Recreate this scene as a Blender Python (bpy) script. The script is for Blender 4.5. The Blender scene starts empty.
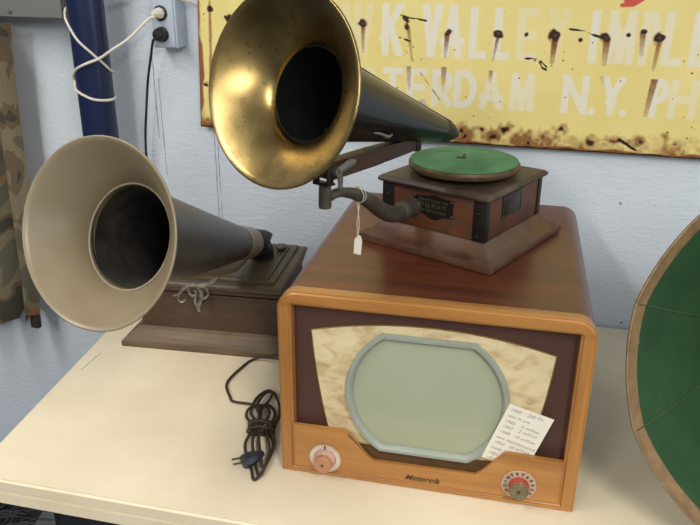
import bpy, bmesh, math, random
import numpy as np
from mathutils import Vector, Matrix
from math import sin, cos, pi, radians
random.seed(7)
scene = bpy.context.scene
COL = scene.collection

# ------------------------------------------------------------------ materials
def new_mat(name):
    m = bpy.data.materials.new(name); m.use_nodes = True
    nt = m.node_tree; b = nt.nodes['Principled BSDF']
    return m, nt, b

def ramp(nt, stops):
    r = nt.nodes.new('ShaderNodeValToRGB')
    while len(r.color_ramp.elements) > 1: r.color_ramp.elements.remove(r.color_ramp.elements[0])
    r.color_ramp.elements[0].position = stops[0][0]; r.color_ramp.elements[0].color = (*stops[0][1], 1)
    for p, c in stops[1:]:
        e = r.color_ramp.elements.new(p); e.color = (*c, 1)
    return r

def coords(nt, scale=(1, 1, 1), rot=(0, 0, 0)):
    tc = nt.nodes.new('ShaderNodeTexCoord'); mp = nt.nodes.new('ShaderNodeMapping')
    mp.inputs['Scale'].default_value = scale; mp.inputs['Rotation'].default_value = rot
    nt.links.new(tc.outputs['Object'], mp.inputs['Vector'])
    return mp.outputs['Vector']

def noise(nt, vec, scale, detail=4, rough=.55, dist=0):
    n = nt.nodes.new('ShaderNodeTexNoise'); n.inputs['Scale'].default_value = scale
    n.inputs['Detail'].default_value = detail; n.inputs['Roughness'].default_value = rough
    n.inputs['Distortion'].default_value = dist
    nt.links.new(vec, n.inputs['Vector']); return n.outputs['Fac']

def bump(nt, b, h, strength=.3, dist=.002):
    n = nt.nodes.new('ShaderNodeBump'); n.inputs['Strength'].default_value = strength
    n.inputs['Distance'].default_value = dist
    nt.links.new(h, n.inputs['Height']); nt.links.new(n.outputs['Normal'], b.inputs['Normal'])

def mixc(nt, fac, a, b):
    n = nt.nodes.new('ShaderNodeMix'); n.data_type = 'RGBA'
    for s, v in ((0, fac), (6, a), (7, b)):
        if hasattr(v, 'is_output'): nt.links.new(v, n.inputs[s])
        elif s == 0: n.inputs[0].default_value = v
        else: n.inputs[s].default_value = (*v, 1)
    return n.outputs[2]

def srgb(r, g, b):
    f = lambda v: (v / 255 / 12.92) if v / 255 <= .04045 else ((v / 255 + .055) / 1.055) ** 2.4
    return (f(r), f(g), f(b))

def plain(name, c, rough=.5, metal=0, var=.12, scale=40, bstr=0, c2=None, detail=5, spec=None):
    m, nt, b = new_mat(name)
    v = coords(nt); n = noise(nt, v, scale, detail)
    c2 = c2 or tuple(x * (1 - var * 2) for x in c)
    r = ramp(nt, [(.3, c2), (.65, c)]); nt.links.new(n, r.inputs['Fac'])
    nt.links.new(r.outputs['Color'], b.inputs['Base Color'])
    b.inputs['Roughness'].default_value = rough; b.inputs['Metallic'].default_value = metal
    if spec is not None: b.inputs['Specular IOR Level'].default_value = spec
    if bstr: bump(nt, b, n, bstr, .001)
    return m

def wood(name, ca, cb, axis='x', rough=.4, fine=60, stretch=12, bstr=.08, dirt=None, dscale=9, coat=0):
    m, nt, b = new_mat(name)
    s = [1, 1, 1]; s['xyz'.index(axis)] = 1 / stretch
    v = coords(nt, tuple(s))
    n1 = noise(nt, v, fine, 8, .65, .6); n2 = noise(nt, v, fine * .2, 3, .5, 1.2)
    mx = nt.nodes.new('ShaderNodeMath'); mx.operation = 'MULTIPLY_ADD'; mx.inputs[1].default_value = .5
    h = nt.nodes.new('ShaderNodeMath'); h.operation = 'MULTIPLY'; h.inputs[1].default_value = .5
    nt.links.new(n2, h.inputs[0]); nt.links.new(n1, mx.inputs[0]); nt.links.new(h.outputs[0], mx.inputs[2])
    r = ramp(nt, [(.36, ca), (.62, cb)]); nt.links.new(mx.outputs[0], r.inputs['Fac'])
    out = r.outputs['Color']
    if dirt:
        v2 = coords(nt); d = noise(nt, v2, dscale, 8, .7)
        rr = ramp(nt, [(.46, (0, 0, 0)), (.62, (1, 1, 1))]); nt.links.new(d, rr.inputs['Fac'])
        out = mixc(nt, rr.outputs['Color'], out, dirt)
    nt.links.new(out, b.inputs['Base Color'])
    b.inputs['Roughness'].default_value = rough; b.inputs['Coat Weight'].default_value = coat
    b.inputs['Coat Roughness'].default_value = .25
    bump(nt, b, n1, bstr, .001)
    return m

M = {}
M['walnut'] = wood('mahogany_veneer', srgb(74, 35, 19), srgb(106, 54, 30), 'x', .34, 70, 14, .04, coat=.1)
M['maple'] = wood('blond_maple', srgb(150, 98, 46), srgb(188, 134, 70), 'x', .36, 40, 10, .03, coat=.3)
M['maple_v'] = wood('blond_maple_upright', srgb(148, 96, 45), srgb(186, 132, 69), 'z', .36, 40, 10, .03, coat=.3)
M['maroon'] = plain('maroon_panel', srgb(82, 55, 46), .45, 0, .06, 30)
M['gold'] = plain('gold_edging', srgb(150, 120, 66), .4, .4, .1, 60)
M['bezel'] = plain('grey_green_bezel', srgb(152, 160, 148), .42, 0, .05, 25)
M['crt'] = plain('picture_tube', srgb(166, 172, 146), .16, 0, .02, 8)
M['recess'] = plain('brown_recess', srgb(112, 82, 52), .5)
M['seam'] = plain('grey_blue_seam_crack', srgb(146, 156, 172), .6)
M['dark'] = plain('dark_recess', srgb(30, 22, 16), .7)
M['blackpaint'] = plain('black_lacquer', srgb(22, 25, 24), .2, 0, .2, 30)
M['greypaint'] = plain('dull_black_paint', srgb(66, 61, 53), .34, 0, .2, 26, c2=srgb(44, 42, 38))
M['cone_in'] = plain('matte_dark_horn_inside', srgb(66, 62, 55), .75, 0, .3, 30, c2=srgb(36, 34, 30))  # mottled dark grey, matte, for the inside of the left horn's cone
M['cream_paint'] = plain('taupe_enamel', srgb(142, 130, 106), .33, 0, .05, 9, c2=srgb(130, 117, 93))
M['felt'] = plain('green_felt', srgb(88, 136, 92), .95, 0, .1, 30, .2, c2=srgb(72, 116, 76))
M['rim'] = plain('tarnished_rim', srgb(112, 92, 66), .5, .5, .2, 40)
M['iron'] = plain('tarnished_iron', srgb(90, 84, 72), .5, .3, .2, 60, .1)
M['nickel'] = plain('dull_nickel', srgb(150, 145, 132), .4, .8, .15, 50)
M['dark_iron'] = plain('black_iron', srgb(46, 42, 38), .5, .5, .2, 60, .1)
M['pewter'] = plain('silvered_filigree', srgb(160, 156, 146), .42, .75, .3, 90)
M['oldwood'] = wood('worn_oak', srgb(62, 34, 20), srgb(122, 70, 40), 'x', .55, 60, 9, .25, srgb(84, 60, 42), 14)
M['oldwood_dirty'] = wood('dusty_oak', srgb(66, 40, 27), srgb(110, 72, 50), 'x', .5, 60, 9, .3, srgb(98, 78, 60), 12)
M['lidwood'] = wood('dusty_dark_lid', srgb(40, 32, 25), srgb(74, 60, 46), 'x', .5, 50, 8, .2, srgb(92, 78, 62), 8)
M['darkoak'] = wood('dark_oak', srgb(64, 46, 32), srgb(82, 60, 42), 'x', .5, 60, 14, .15)
M['greyoak'] = wood('dusty_grey_oak', srgb(64, 50, 37), srgb(124, 104, 78), 'x', .55, 55, 16, .25)
M['lidoak'] = wood('dusty_lid_oak', srgb(72, 61, 46), srgb(100, 87, 66), 'x', .5, 40, 10, .1)
M['armwood'] = wood('dark_arm_wood', srgb(38, 26, 18), srgb(74, 50, 33), 'y', .45, 50, 12, .15)
M['plate'] = plain('blackened_brass_plate', srgb(44, 42, 38), .4, .5, .2, 70)
M['lettering'] = plain('worn_brass_letters', srgb(122, 112, 92), .45, .6, .15, 80)
M['ink'] = plain('grey_ink', srgb(92, 90, 96), .8)
M['black_ink'] = plain('black_print', srgb(30, 26, 26), .6)
M['paper'] = plain('white_card', srgb(232, 228, 212), .85, 0, .02, 30)
M['string'] = plain('white_string', srgb(222, 216, 204), .8)
M['whitecord'] = plain('white_plastic_cord', srgb(226, 220, 206), .4, 0, .05, 30)
M['blackrubber'] = plain('black_rubber', srgb(26, 26, 28), .5)
M['browncord'] = plain('brown_cloth_cord', srgb(66, 54, 42), .6, 0, .2, 200)
M['plugblue'] = plain('dark_blue_black_plug', srgb(40, 46, 54), .4)
M['bluepaint'] = plain('navy_blue_paint', srgb(20, 33, 70), .35, 0, .12, 300, .12)
M['greymetal'] = plain('grey_metal', srgb(138, 138, 136), .5, .3, .05, 12)
M['boxpaint'] = plain('pale_blue_box_paint', srgb(184, 196, 212), .45, 0, .04, 30)
M['windowwood'] = wood('brown_window_wood', srgb(92, 74, 48), srgb(134, 112, 76), 'z', .5, 40, 10, .1)
M['knob_tan'] = plain('faded_tan_knob', srgb(190, 138, 100), .35)
M['knob_red'] = plain('red_knob', srgb(176, 78, 62), .3)
M['knob_pink'] = plain('pink_clear_ring', srgb(214, 170, 158), .2)
M['knob_grey'] = plain('worn_grey_knob_face', srgb(128, 118, 92), .4, .2, .25, 200)
M['dialdisc'] = plain('clear_dial_disc', srgb(196, 170, 146), .25, 0, .12, 150)
M['script'] = plain('bronze_script', srgb(88, 70, 46), .4, .5)
M['leather'] = plain('dark_leather', srgb(62, 48, 38), .6)
M['bristle'] = plain('dark_grey_strands', srgb(66, 66, 72), .5)
M['tabledark'] = plain('dark_navy_cloth', srgb(34, 36, 46), .9)
M['concrete'] = plain('concrete_floor', srgb(92, 94, 98), .7, 0, .1, 6)
M['legsteel'] = plain('brown_steel_leg', srgb(84, 74, 64), .4, .4)
M['greenhorn_band'] = plain('tan_rim_band', srgb(150, 122, 86), .55, 0, .12, 60, c2=srgb(124, 98, 68))
M['seamline'] = plain('seam_highlight', srgb(74, 96, 60), .4)

def m_brass():
    m, nt, b = new_mat('aged_brass')
    v = coords(nt)
    n = noise(nt, v, 11, 6, .6); n2 = noise(nt, v, 120, 4, .7)
    r = ramp(nt, [(.3, srgb(126, 106, 64)), (.7, srgb(164, 143, 94))]); nt.links.new(n, r.inputs['Fac'])
    r2 = ramp(nt, [(.62, (0, 0, 0)), (.72, (1, 1, 1))]); nt.links.new(n2, r2.inputs['Fac'])
    nt.links.new(mixc(nt, r2.outputs['Color'], r.outputs['Color'], srgb(110, 78, 40)), b.inputs['Base Color'])
    b.inputs['Metallic'].default_value = 1
    rr = ramp(nt, [(.3, (.22,) * 3), (.7, (.32,) * 3)]); nt.links.new(n, rr.inputs['Fac'])
    nt.links.new(rr.outputs['Color'], b.inputs['Roughness'])
    return m
M['brass'] = m_brass()

def m_wall():
    m, nt, b = new_mat('pale_blue_painted_wall')
    v = coords(nt)
    big = noise(nt, v, 1.7, 3, .5); r = ramp(nt, [(.3, srgb(206, 217, 229)), (.7, srgb(217, 226, 235))])
    nt.links.new(big, r.inputs['Fac'])
    sp = noise(nt, v, 30, 2, .4); r2 = ramp(nt, [(.74, (0, 0, 0)), (.78, (1, 1, 1))]); nt.links.new(sp, r2.inputs['Fac'])
    nt.links.new(mixc(nt, r2.outputs['Color'], r.outputs['Color'], srgb(120, 130, 150)), b.inputs['Base Color'])
    b.inputs['Roughness'].default_value = .5
    v2 = coords(nt, (1, 1, 2.6))
    h = noise(nt, v2, 45, 6, .6, .8)
    bump(nt, b, h, .55, .004)
    return m
M['wall'] = m_wall()

def m_table():
    m, nt, b = new_mat('cream_painted_tabletop')
    v = coords(nt)
    n = noise(nt, v, 5, 5, .6); r = ramp(nt, [(.3, srgb(222, 208, 178)), (.65, srgb(234, 222, 194))])
    nt.links.new(n, r.inputs['Fac'])
    n2 = noise(nt, v, 26, 6, .75); r2 = ramp(nt, [(.66, (0, 0, 0)), (.8, (1, 1, 1))]); nt.links.new(n2, r2.inputs['Fac'])
    nt.links.new(mixc(nt, r2.outputs['Color'], r.outputs['Color'], srgb(196, 180, 150)), b.inputs['Base Color'])
    b.inputs['Roughness'].default_value = .45
    bump(nt, b, noise(nt, v, 70, 4), .12, .001)
    return m
M['table'] = m_table()

def m_cloth():
    m, nt, b = new_mat('figured_grille_cloth')
    v = coords(nt, (1, 1, 1.7), (0, .5, 0)); n = noise(nt, v, 34, 4, .5, .6)
    r = ramp(nt, [(.3, srgb(188, 162, 116)), (.5, srgb(216, 198, 156)), (.7, srgb(226, 210, 172))])
    nt.links.new(n, r.inputs['Fac']); nt.links.new(r.outputs['Color'], b.inputs['Base Color'])
    b.inputs['Roughness'].default_value = .4; b.inputs['Sheen Weight'].default_value = .3
    bump(nt, b, noise(nt, coords(nt), 900, 2), .15, .0005)
    return m
M['cloth'] = m_cloth()

def m_green():
    m, nt, b = new_mat('green_enamel')
    v = coords(nt); n = noise(nt, v, 7, 6, .65)
    r = ramp(nt, [(.3, srgb(38, 72, 44)), (.7, srgb(58, 90, 54))]); nt.links.new(n, r.inputs['Fac'])
    n2 = noise(nt, v, 60, 3, .5); r2 = ramp(nt, [(.73, (0, 0, 0)), (.76, (1, 1, 1))]); nt.links.new(n2, r2.inputs['Fac'])
    nt.links.new(mixc(nt, r2.outputs['Color'], r.outputs['Color'], srgb(110, 120, 84)), b.inputs['Base Color'])
    b.inputs['Roughness'].default_value = .38
    return m
M['green'] = m_green()

def m_camo():
    m, nt, b = new_mat('camouflage_cloth')
    v = coords(nt, (1, 1, .7))
    n1 = noise(nt, v, 13, 2, .4, .4)
    r = ramp(nt, [(.0, srgb(128, 124, 106)), (.42, srgb(160, 148, 120)), (.54, srgb(134, 118, 92)), (.6, srgb(96, 92, 80))])
    r.color_ramp.interpolation = 'CONSTANT'
    nt.links.new(n1, r.inputs['Fac'])
    mp = coords(nt, (1, 1, .8)); n2 = noise(nt, mp, 8, 2, .4)
    r2 = ramp(nt, [(.0, (0, 0, 0)), (.7, (1, 1, 1))]); r2.color_ramp.interpolation = 'CONSTANT'
    nt.links.new(n2, r2.inputs['Fac'])
    nt.links.new(mixc(nt, r2.outputs['Color'], r.outputs['Color'], srgb(176, 132, 92)), b.inputs['Base Color'])
    b.inputs['Roughness'].default_value = .9
    return m
M['camo'] = m_camo()

def m_sign():
    m, nt, b = new_mat('weathered_yellow_sign_paint')
    at = nt.nodes.new('ShaderNodeAttribute'); at.attribute_name = 'paint'
    sep = nt.nodes.new('ShaderNodeSeparateColor'); nt.links.new(at.outputs['Color'], sep.inputs[0])
    v = coords(nt); n = noise(nt, v, 6, 4, .6); n2 = noise(nt, v, 130, 5, .7)
    r = ramp(nt, [(.3, srgb(232, 214, 132)), (.7, srgb(242, 226, 154))]); nt.links.new(n, r.inputs['Fac'])
    c = mixc(nt, sep.outputs[0], r.outputs['Color'], srgb(234, 231, 214))
    def thr(ch, lo, hi):
        a = nt.nodes.new('ShaderNodeMath'); a.operation = 'MULTIPLY_ADD'; a.inputs[1].default_value = .7
        s = nt.nodes.new('ShaderNodeMath'); s.operation = 'SUBTRACT'; s.inputs[1].default_value = .5
        nt.links.new(n2, s.inputs[0]); nt.links.new(s.outputs[0], a.inputs[0]); nt.links.new(ch, a.inputs[2])
        q = nt.nodes.new('ShaderNodeMapRange'); q.inputs[1].default_value = lo; q.inputs[2].default_value = hi
        nt.links.new(a.outputs[0], q.inputs[0]); return q.outputs[0]
    rust = ramp(nt, [(.3, srgb(104, 58, 26)), (.6, srgb(150, 94, 48))]); nt.links.new(n2, rust.inputs['Fac'])
    c = mixc(nt, thr(sep.outputs[1], .2, .9), c, rust.outputs['Color'])
    c = mixc(nt, thr(sep.outputs[2], .35, .65), c, srgb(48, 30, 20))
    al = at.outputs['Alpha']
    c = mixc(nt, al, srgb(206, 84, 76), c)
    nt.links.new(c, b.inputs['Base Color'])
    b.inputs['Roughness'].default_value = .42
    bump(nt, b, n2, .1, .001)
    return m
M['sign'] = m_sign()
M['rust'] = plain('rusted_steel_strip', srgb(206, 180, 120), .6, 0, .2, 24, .15, c2=srgb(112, 62, 34))
M['rustnail'] = plain('rusty_nail_head', srgb(84, 52, 34), .7)

# ------------------------------------------------------------------ helpers
def put(name, bm, mat, parent=None, smooth=True, loc=None, angle=35):
    me = bpy.data.meshes.new(name)
    bmesh.ops.recalc_face_normals(bm, faces=bm.faces)
    bm.to_mesh(me); bm.free()
    mats = mat if isinstance(mat, (list, tuple)) else [mat]
    for mm in mats: me.materials.append(M[mm] if isinstance(mm, str) else mm)
    if smooth:
        for p in me.polygons: p.use_smooth = True
        try: me.set_sharp_from_angle(angle=radians(angle))
        except Exception: pass
    o = bpy.data.objects.new(name, me); COL.objects.link(o)
    if parent is not None: o.parent = parent
    if loc is not None: o.location = loc
    return o

def tag(o, label=None, cat=None, group=None, kind=None):
    if label: o['label'] = label
    if cat: o['category'] = cat
    if group: o['group'] = group
    if kind: o['kind'] = kind
    return o

def empty(name, loc=(0, 0, 0), rz=0, parent=None):
    o = bpy.data.objects.new(name, None); COL.objects.link(o)
    o.location = loc; o.rotation_euler = (0, 0, rz); o.empty_display_size = .05
    if parent is not None: o.parent = parent
    return o

def box(bm, x0, x1, y0, y1, z0, z1, bev=0, seg=2, mi=0):
    vs = [bm.verts.new(p) for p in ((x0, y0, z0), (x1, y0, z0), (x1, y1, z0), (x0, y1, z0), (x0, y0, z1), (x1, y0, z1), (x1, y1, z1), (x0, y1, z1))]
    fs = [bm.faces.new([vs[i] for i in f]) for f in ((3, 2, 1, 0), (4, 5, 6, 7), (0, 1, 5, 4), (1, 2, 6, 5), (2, 3, 7, 6), (3, 0, 4, 7))]
    for f in fs: f.material_index = mi
    if bev:
        es = set(e for f in fs for e in f.edges)
        bmesh.ops.bevel(bm, geom=list(es), offset=bev, segments=seg, affect='EDGES', profile=.5)

def bxm(*a, **k):
    bm = bmesh.new(); box(bm, *a, **k); return bm

def frustum(bm, a, z0, b, z1, bev=0):
    """a,b = (x0,x1,y0,y1) rectangles at heights z0,z1"""
    def ring(r, z): return [bm.verts.new(p) for p in ((r[0], r[2], z), (r[1], r[2], z), (r[1], r[3], z), (r[0], r[3], z))]
    A, B = ring(a, z0), ring(b, z1)
    fs = [bm.faces.new(A[::-1]), bm.faces.new(B)]
    for i in range(4): fs.append(bm.faces.new([A[i], A[(i + 1) % 4], B[(i + 1) % 4], B[i]]))
    if bev: bmesh.ops.bevel(bm, geom=list(set(e for f in fs for e in f.edges)), offset=bev, segments=2, affect='EDGES')

def rect_stack(bm, rings, cap=True):
    """rings of ((x0,x1,y0,y1), z): a moulding swept round a rectangle"""
    prev = None; first = None
    for r, z in rings:
        R = [bm.verts.new(p) for p in ((r[0], r[2], z), (r[1], r[2], z), (r[1], r[3], z), (r[0], r[3], z))]
        if prev:
            for i in range(4): bm.faces.new([prev[i], prev[(i + 1) % 4], R[(i + 1) % 4], R[i]])
        else: first = R
        prev = R
    if cap: bm.faces.new(first[::-1]); bm.faces.new(prev)

def prism(bm, pts, y0, y1, bev=0, mi=0):
    """polygon in x,z extruded along y"""
    A = [bm.verts.new((x, y0, z)) for x, z in pts]; B = [bm.verts.new((x, y1, z)) for x, z in pts]
    n = len(pts)
    fs = [bm.faces.new(A), bm.faces.new(B[::-1])]
    for i in range(n): fs.append(bm.faces.new([A[(i + 1) % n], A[i], B[i], B[(i + 1) % n]]))
    for f in fs: f.material_index = mi
    if bev: bmesh.ops.bevel(bm, geom=list(fs[0].edges), offset=bev, segments=2, affect='EDGES')
    return fs

def ring_prism(bm, outer, inner, y0, y1, bev=0, mi=0):
    n = len(outer)
    L = [[bm.verts.new((x, y, z)) for x, z in P] for P, y in ((outer, y0), (inner, y0), (inner, y1), (outer, y1))]
    fr = []
    for k in range(4):
        a, b = L[k], L[(k + 1) % 4]
        for i in range(n):
            f = bm.faces.new([a[i], a[(i + 1) % n], b[(i + 1) % n], b[i]]); f.material_index = mi
    if bev:
        es = [e for k in (0, 1) for i in range(n) for e in L[k][i].link_edges if e.other_vert(L[k][i]) in (L[k][(i + 1) % n], L[k][i - 1])]
        bmesh.ops.bevel(bm, geom=list(set(es)), offset=bev, segments=3, affect='EDGES')

def basis(a):
    a = Vector(a).normalized()
    e = a.cross(Vector((0, 0, 1)))
    if e.length < 1e-4: e = Vector((1, 0, 0))
    e.normalize(); g = e.cross(a).normalized()
    return a, e, g

def lathe(bm, prof, c=(0, 0, 0), a=(0, 0, 1), seg=64, closed=False, stretch=None, mi=0, warp=None):
    """prof: list of (t along axis, radius)"""
    c = Vector(c); a, e, g = basis(a)
    rows = []
    for t, r in prof:
        s1 = s2 = 0
        if stretch: k = stretch(t, r); s1, s2 = k
        row = []
        if r < 1e-6: rows.append([bm.verts.new(c + a * t)]); continue
        for i in range(seg):
            th = 2 * pi * i / seg; rr = r * (warp(t, th) if warp else 1)
            x, y = rr * cos(th), rr * sin(th)
            X, Y = x * (1 + s1) + y * s2, y * (1 - s1) + x * s2
            row.append(bm.verts.new(c + a * t + e * X + g * Y))
        rows.append(row)
    pairs = list(zip(rows[:-1], rows[1:]))
    if closed: pairs.append((rows[-1], rows[0]))
    for A, B in pairs:
        for i in range(seg):
            j = (i + 1) % seg
            if len(A) == 1 and len(B) == 1: continue
            if len(A) == 1: f = bm.faces.new([A[0], B[i], B[j]])
            elif len(B) == 1: f = bm.faces.new([A[i], A[j], B[0]])
            else: f = bm.faces.new([A[i], A[j], B[j], B[i]])
            f.material_index = mi

def catmull(P, n=8):
    P = [Vector(p) for p in P]; out = []
    Q = [P[0] * 2 - P[1]] + P + [P[-1] * 2 - P[-2]]
    for i in range(1, len(Q) - 2):
        for k in range(n):
            t = k / n; a, b, c, d = Q[i - 1:i + 3]
            out.append(.5 * ((2 * b) + (c - a) * t + (2 * a - 5 * b + 4 * c - d) * t * t + (3 * b - a - 3 * c + d) * t ** 3))
    out.append(P[-1]); return out

def tube(bm, pts, r, seg=8, n=6, smooth=True, flat=1, mi=0, up=None):
    """r: radius or list of radii at the control points"""
    rs = r if isinstance(r, (list, tuple)) else [r] * len(pts)
    if smooth and len(pts) > 2:
        R = catmull([(q, 0, 0) for q in rs], n); rs = [q.x for q in R]; P = catmull(pts, n)
    else: P = [Vector(p) for p in pts]
    prevn = None; rows = []
    for i, p in enumerate(P):
        t = (P[min(i + 1, len(P) - 1)] - P[max(i - 1, 0)]).normalized()
        if prevn is None:
            u = Vector(up) if up else Vector((0, 0, 1))
            if abs(t.dot(u)) > .95: u = Vector((1, 0, 0))
            nn = (u - t * u.dot(t)).normalized()
        else:
            nn = prevn - t * prevn.dot(t); nn.normalize()
        prevn = nn; bb = t.cross(nn)
        rows.append([bm.verts.new(p + nn * (cos(2 * pi * k / seg) * rs[i]) + bb * (sin(2 * pi * k / seg) * rs[i] * flat)) for k in range(seg)])
    for A, B in zip(rows[:-1], rows[1:]):
        for k in range(seg):
            f = bm.faces.new([A[k], A[(k + 1) % seg], B[(k + 1) % seg], B[k]]); f.material_index = mi
    for row in (rows[0][::-1], rows[-1]): bm.faces.new(row).material_index = mi

def xf(bm, mat): bmesh.ops.transform(bm, matrix=mat, verts=bm.verts)

def text_bm(body, size, shear=0, thick=.0002, offset=0, squeeze=1, space=1, align='CENTER'):
    """lettering as real thin geometry in the local x,z plane, facing -y"""
    cu = bpy.data.curves.new('t', 'FONT'); cu.body = body; cu.size = size; cu.shear = shear
    cu.extrude = thick; cu.offset = offset; cu.align_x = align; cu.align_y = 'CENTER'; cu.space_character = space
    cu.resolution_u = 3
    ob = bpy.data.objects.new('t', cu); COL.objects.link(ob)
    dg = bpy.context.evaluated_depsgraph_get(); dg.update()
    me = bpy.data.meshes.new_from_object(ob.evaluated_get(dg))
    bm = bmesh.new(); bm.from_mesh(me)
    bpy.data.objects.remove(ob); bpy.data.curves.remove(cu); bpy.data.meshes.remove(me)
    xf(bm, Matrix.Rotation(pi / 2, 4, 'X') @ Matrix.Diagonal((squeeze, 1, 1, 1)))
    return bm

def merge(bm, other):
    me = bpy.data.meshes.new('m'); other.to_mesh(me); other.free(); bm.from_mesh(me); bpy.data.meshes.remove(me)

# ------------------------------------------------------------------ setting
WY = radians(-14.5)
W0 = Vector((.676, .536, 0))
WU = Vector((cos(WY), sin(WY), 0)); WN = Vector((-sin(WY), cos(WY), 0))
FZ = -.75
def wp(u, off, z): return W0 + WU * u - WN * off + Vector((0, 0, z))   # a point in front of the wall

bm = bxm(-2.6, 1.6, 0, .12, FZ, 1.75)
w = put('wall_back', bm, 'wall', None, False); w.location = W0; w.rotation_euler = (0, 0, WY); tag(w, kind='structure')
bm = bxm(-3.2, 3.2, -3.6, 2.2, FZ - .05, FZ)
tag(put('floor', bm, 'concrete', None, False), kind='structure')

# joints of the wall boards
def joint(name, u, z0, z1, wid=.012):
    b_ = bmesh.new(); random.seed(int(abs(u) * 1000))
    for s in (-1, 1, -1, 1, -1, 1):
        pts = []; z = z0 + random.uniform(0, .75) * (z1 - z0); ze = min(z1, z + random.uniform(.10, .25))
        while z < ze or len(pts) < 2:
            pts.append((s * wid / 2 + random.uniform(-.0008, .0008), -.0002, z)); z += .015
        tube(b_, pts, .0007, 5, 2, flat=1)
    o = put(name, b_, 'seam', None); o.location = wp(u, 0, 0); o.rotation_euler = (0, 0, WY); tag(o, kind='structure')
joint('trim_1', -1.063, -.2, .58)
joint('trim_2', -.919, .0, .42, .008)
joint('trim_3', -1.424, -.2, .60, .006)

# ------------------------------------------------------------------ table
def table():
    A, B = Vector((-.493, .072, 0)), Vector((-.437, .469, 0)); Cc, D = Vector((-.448, -.031, 0)), Vector((-.051, -.124, 0))
    dl = (B - A).normalized(); df = (D - Cc).normalized()
    def inter(p, d, q, e):
        det = d.x * -e.y + e.x * d.y
        t = ((q.x - p.x) * -e.y + e.x * (q.y - p.y)) / det
        return p + d * t
    FL = inter(A, dl, Cc, df); BLc = inter(A, dl, W0 - WN * .012, WU)
    FR = FL + df * 1.86; BR = inter(FR, dl, W0 - WN * .012, WU)
    root = empty('folding_table', (FL.x, FL.y, FZ))
    tag(root, 'cream painted table with doubled front edge carrying the phonographs and television', 'table')
    off = Vector((FL.x, FL.y, FZ))
    def slab(z0, z1, inset, bev):
        b_ = bmesh.new(); cen = (FL + FR + BR + BLc) / 4
        pts = []
        for p in (FL, FR, BR, BLc):
            d = (cen - p); pts.append(p + d.normalized() * inset - off)
        lo = [b_.verts.new((p.x, p.y, z0 - FZ)) for p in pts]; hi = [b_.verts.new((p.x, p.y, z1 - FZ)) for p in pts]
        fs = [b_.faces.new(lo[::-1]), b_.faces.new(hi)]
        for i in range(4): fs.append(b_.faces.new([lo[i], lo[(i + 1) % 4], hi[(i + 1) % 4], hi[i]]))
        bmesh.ops.bevel(b_, geom=list(set(e for f in fs for e in f.edges)), offset=bev, segments=3, affect='EDGES')
        return b_
    put('tabletop', slab(-.024, 0, 0, .004), 'table', root)
    put('edge_band', slab(-.052, -.0242, .004, .004), 'table', root)
    for p in (FL, FR, BR, BLc):
        cen = (FL + FR + BR + BLc) / 4; q = p + (cen - p).normalized() * .30 - off
        b_ = bmesh.new(); lathe(b_, [(0, 0), (0, .016), (.02, .014), (.696, .014), (.696, 0)], (q.x, q.y, 0), (0, 0, 1), 16)
        put('leg', b_, 'legsteel', root)
    return FL
FL = table()
b_ = bmesh.new()
for k in range(3): tube(b_, [(-.020 + k * .002, -.03, .0), (0, 0, .0006), (.02 - .002 * k, .031, .0)], .0009, 5, 4, flat=.8)
o = put('peeled_edge_strip', b_, 'paper', None); o.location = (-.425, .345, .0004); o.rotation_euler = (0, 0, radians(16))
tag(o, 'thin pale sliver stuck near the left edge of the table', 'paint flake')

# ------------------------------------------------------------------ television
TW, TH, TD, TR = .46, .3222, .519, .032
def tv_profile(r=TR, ins=0):
    pts = [(ins, ins), (TW - ins, ins)]
    rr = max(r - ins, .004)
    for k in range(9):
        a = k / 8 * pi / 2; pts.append((TW - ins - rr + rr * cos(a), TH - ins - rr + rr * sin(a)))
    for k in range(9):
        a = pi / 2 + k / 8 * pi / 2; pts.append((ins + rr + rr * cos(a), TH - ins - rr + rr * sin(a)))
    return pts
tv = empty('television', (0, 0, 0), radians(-12.484))
tag(tv, 'vintage wooden television with blond front frame and grey green screen', 'television')
bm = bmesh.new()
A = tv_profile(ins=.001)
# body as a solid box behind the panel
prism(bm, A, .024, TD, .002)
put('cabinet', bm, 'walnut', tv)
# blond front frame: outer rounded, inner opening
def resample_inner():
    x0, x1, z0, z1 = .0215, .4375, .012, .300
    pts = []
    out = tv_profile(r=.030)
    inn = [(x0, z0), (x1, z0)]
    for k in range(9): a = k / 8 * pi / 2; inn.append((x1 - .003 + .003 * cos(a), z1 - .003 + .003 * sin(a)))
    for k in range(9): a = pi / 2 + k / 8 * pi / 2; inn.append((x0 + .003 + .003 * cos(a), z1 - .003 + .003 * sin(a)))
    return out, inn
out, inn = resample_inner()
bm = bmesh.new(); ring_prism(bm, out, inn, 0, .0239, .004)
for f in bm.faces:
    c = f.calc_center_median()
    f.material_index = 1 if (c.x < .0225 or c.x > .4365) and c.z < .29 else 0
put('front_frame', bm, ['maple', 'maple_v'], tv)
# maroon panel
put('front_panel', bxm(.0216, .4374, .0195, .0238, .0121, .2999), 'maroon', tv, False)
put('recess_lining', bxm(.095, .366, .0186, .0194, .0124, .0597), 'recess', tv, False)
# dipped control board
bd = [(.0217, .0124), (.4373, .0124), (.4373, .0880), (.356, .0905), (.347, .0850), (.319, .0500), (.309, .0425), (.152, .0415), (.143, .0470), (.111, .0850), (.103, .0905), (.0217, .0905)]
bm = bmesh.new(); prism(bm, bd, .0008, .0088, .0015)
put('control_board', bm, 'maple', tv)
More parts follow.
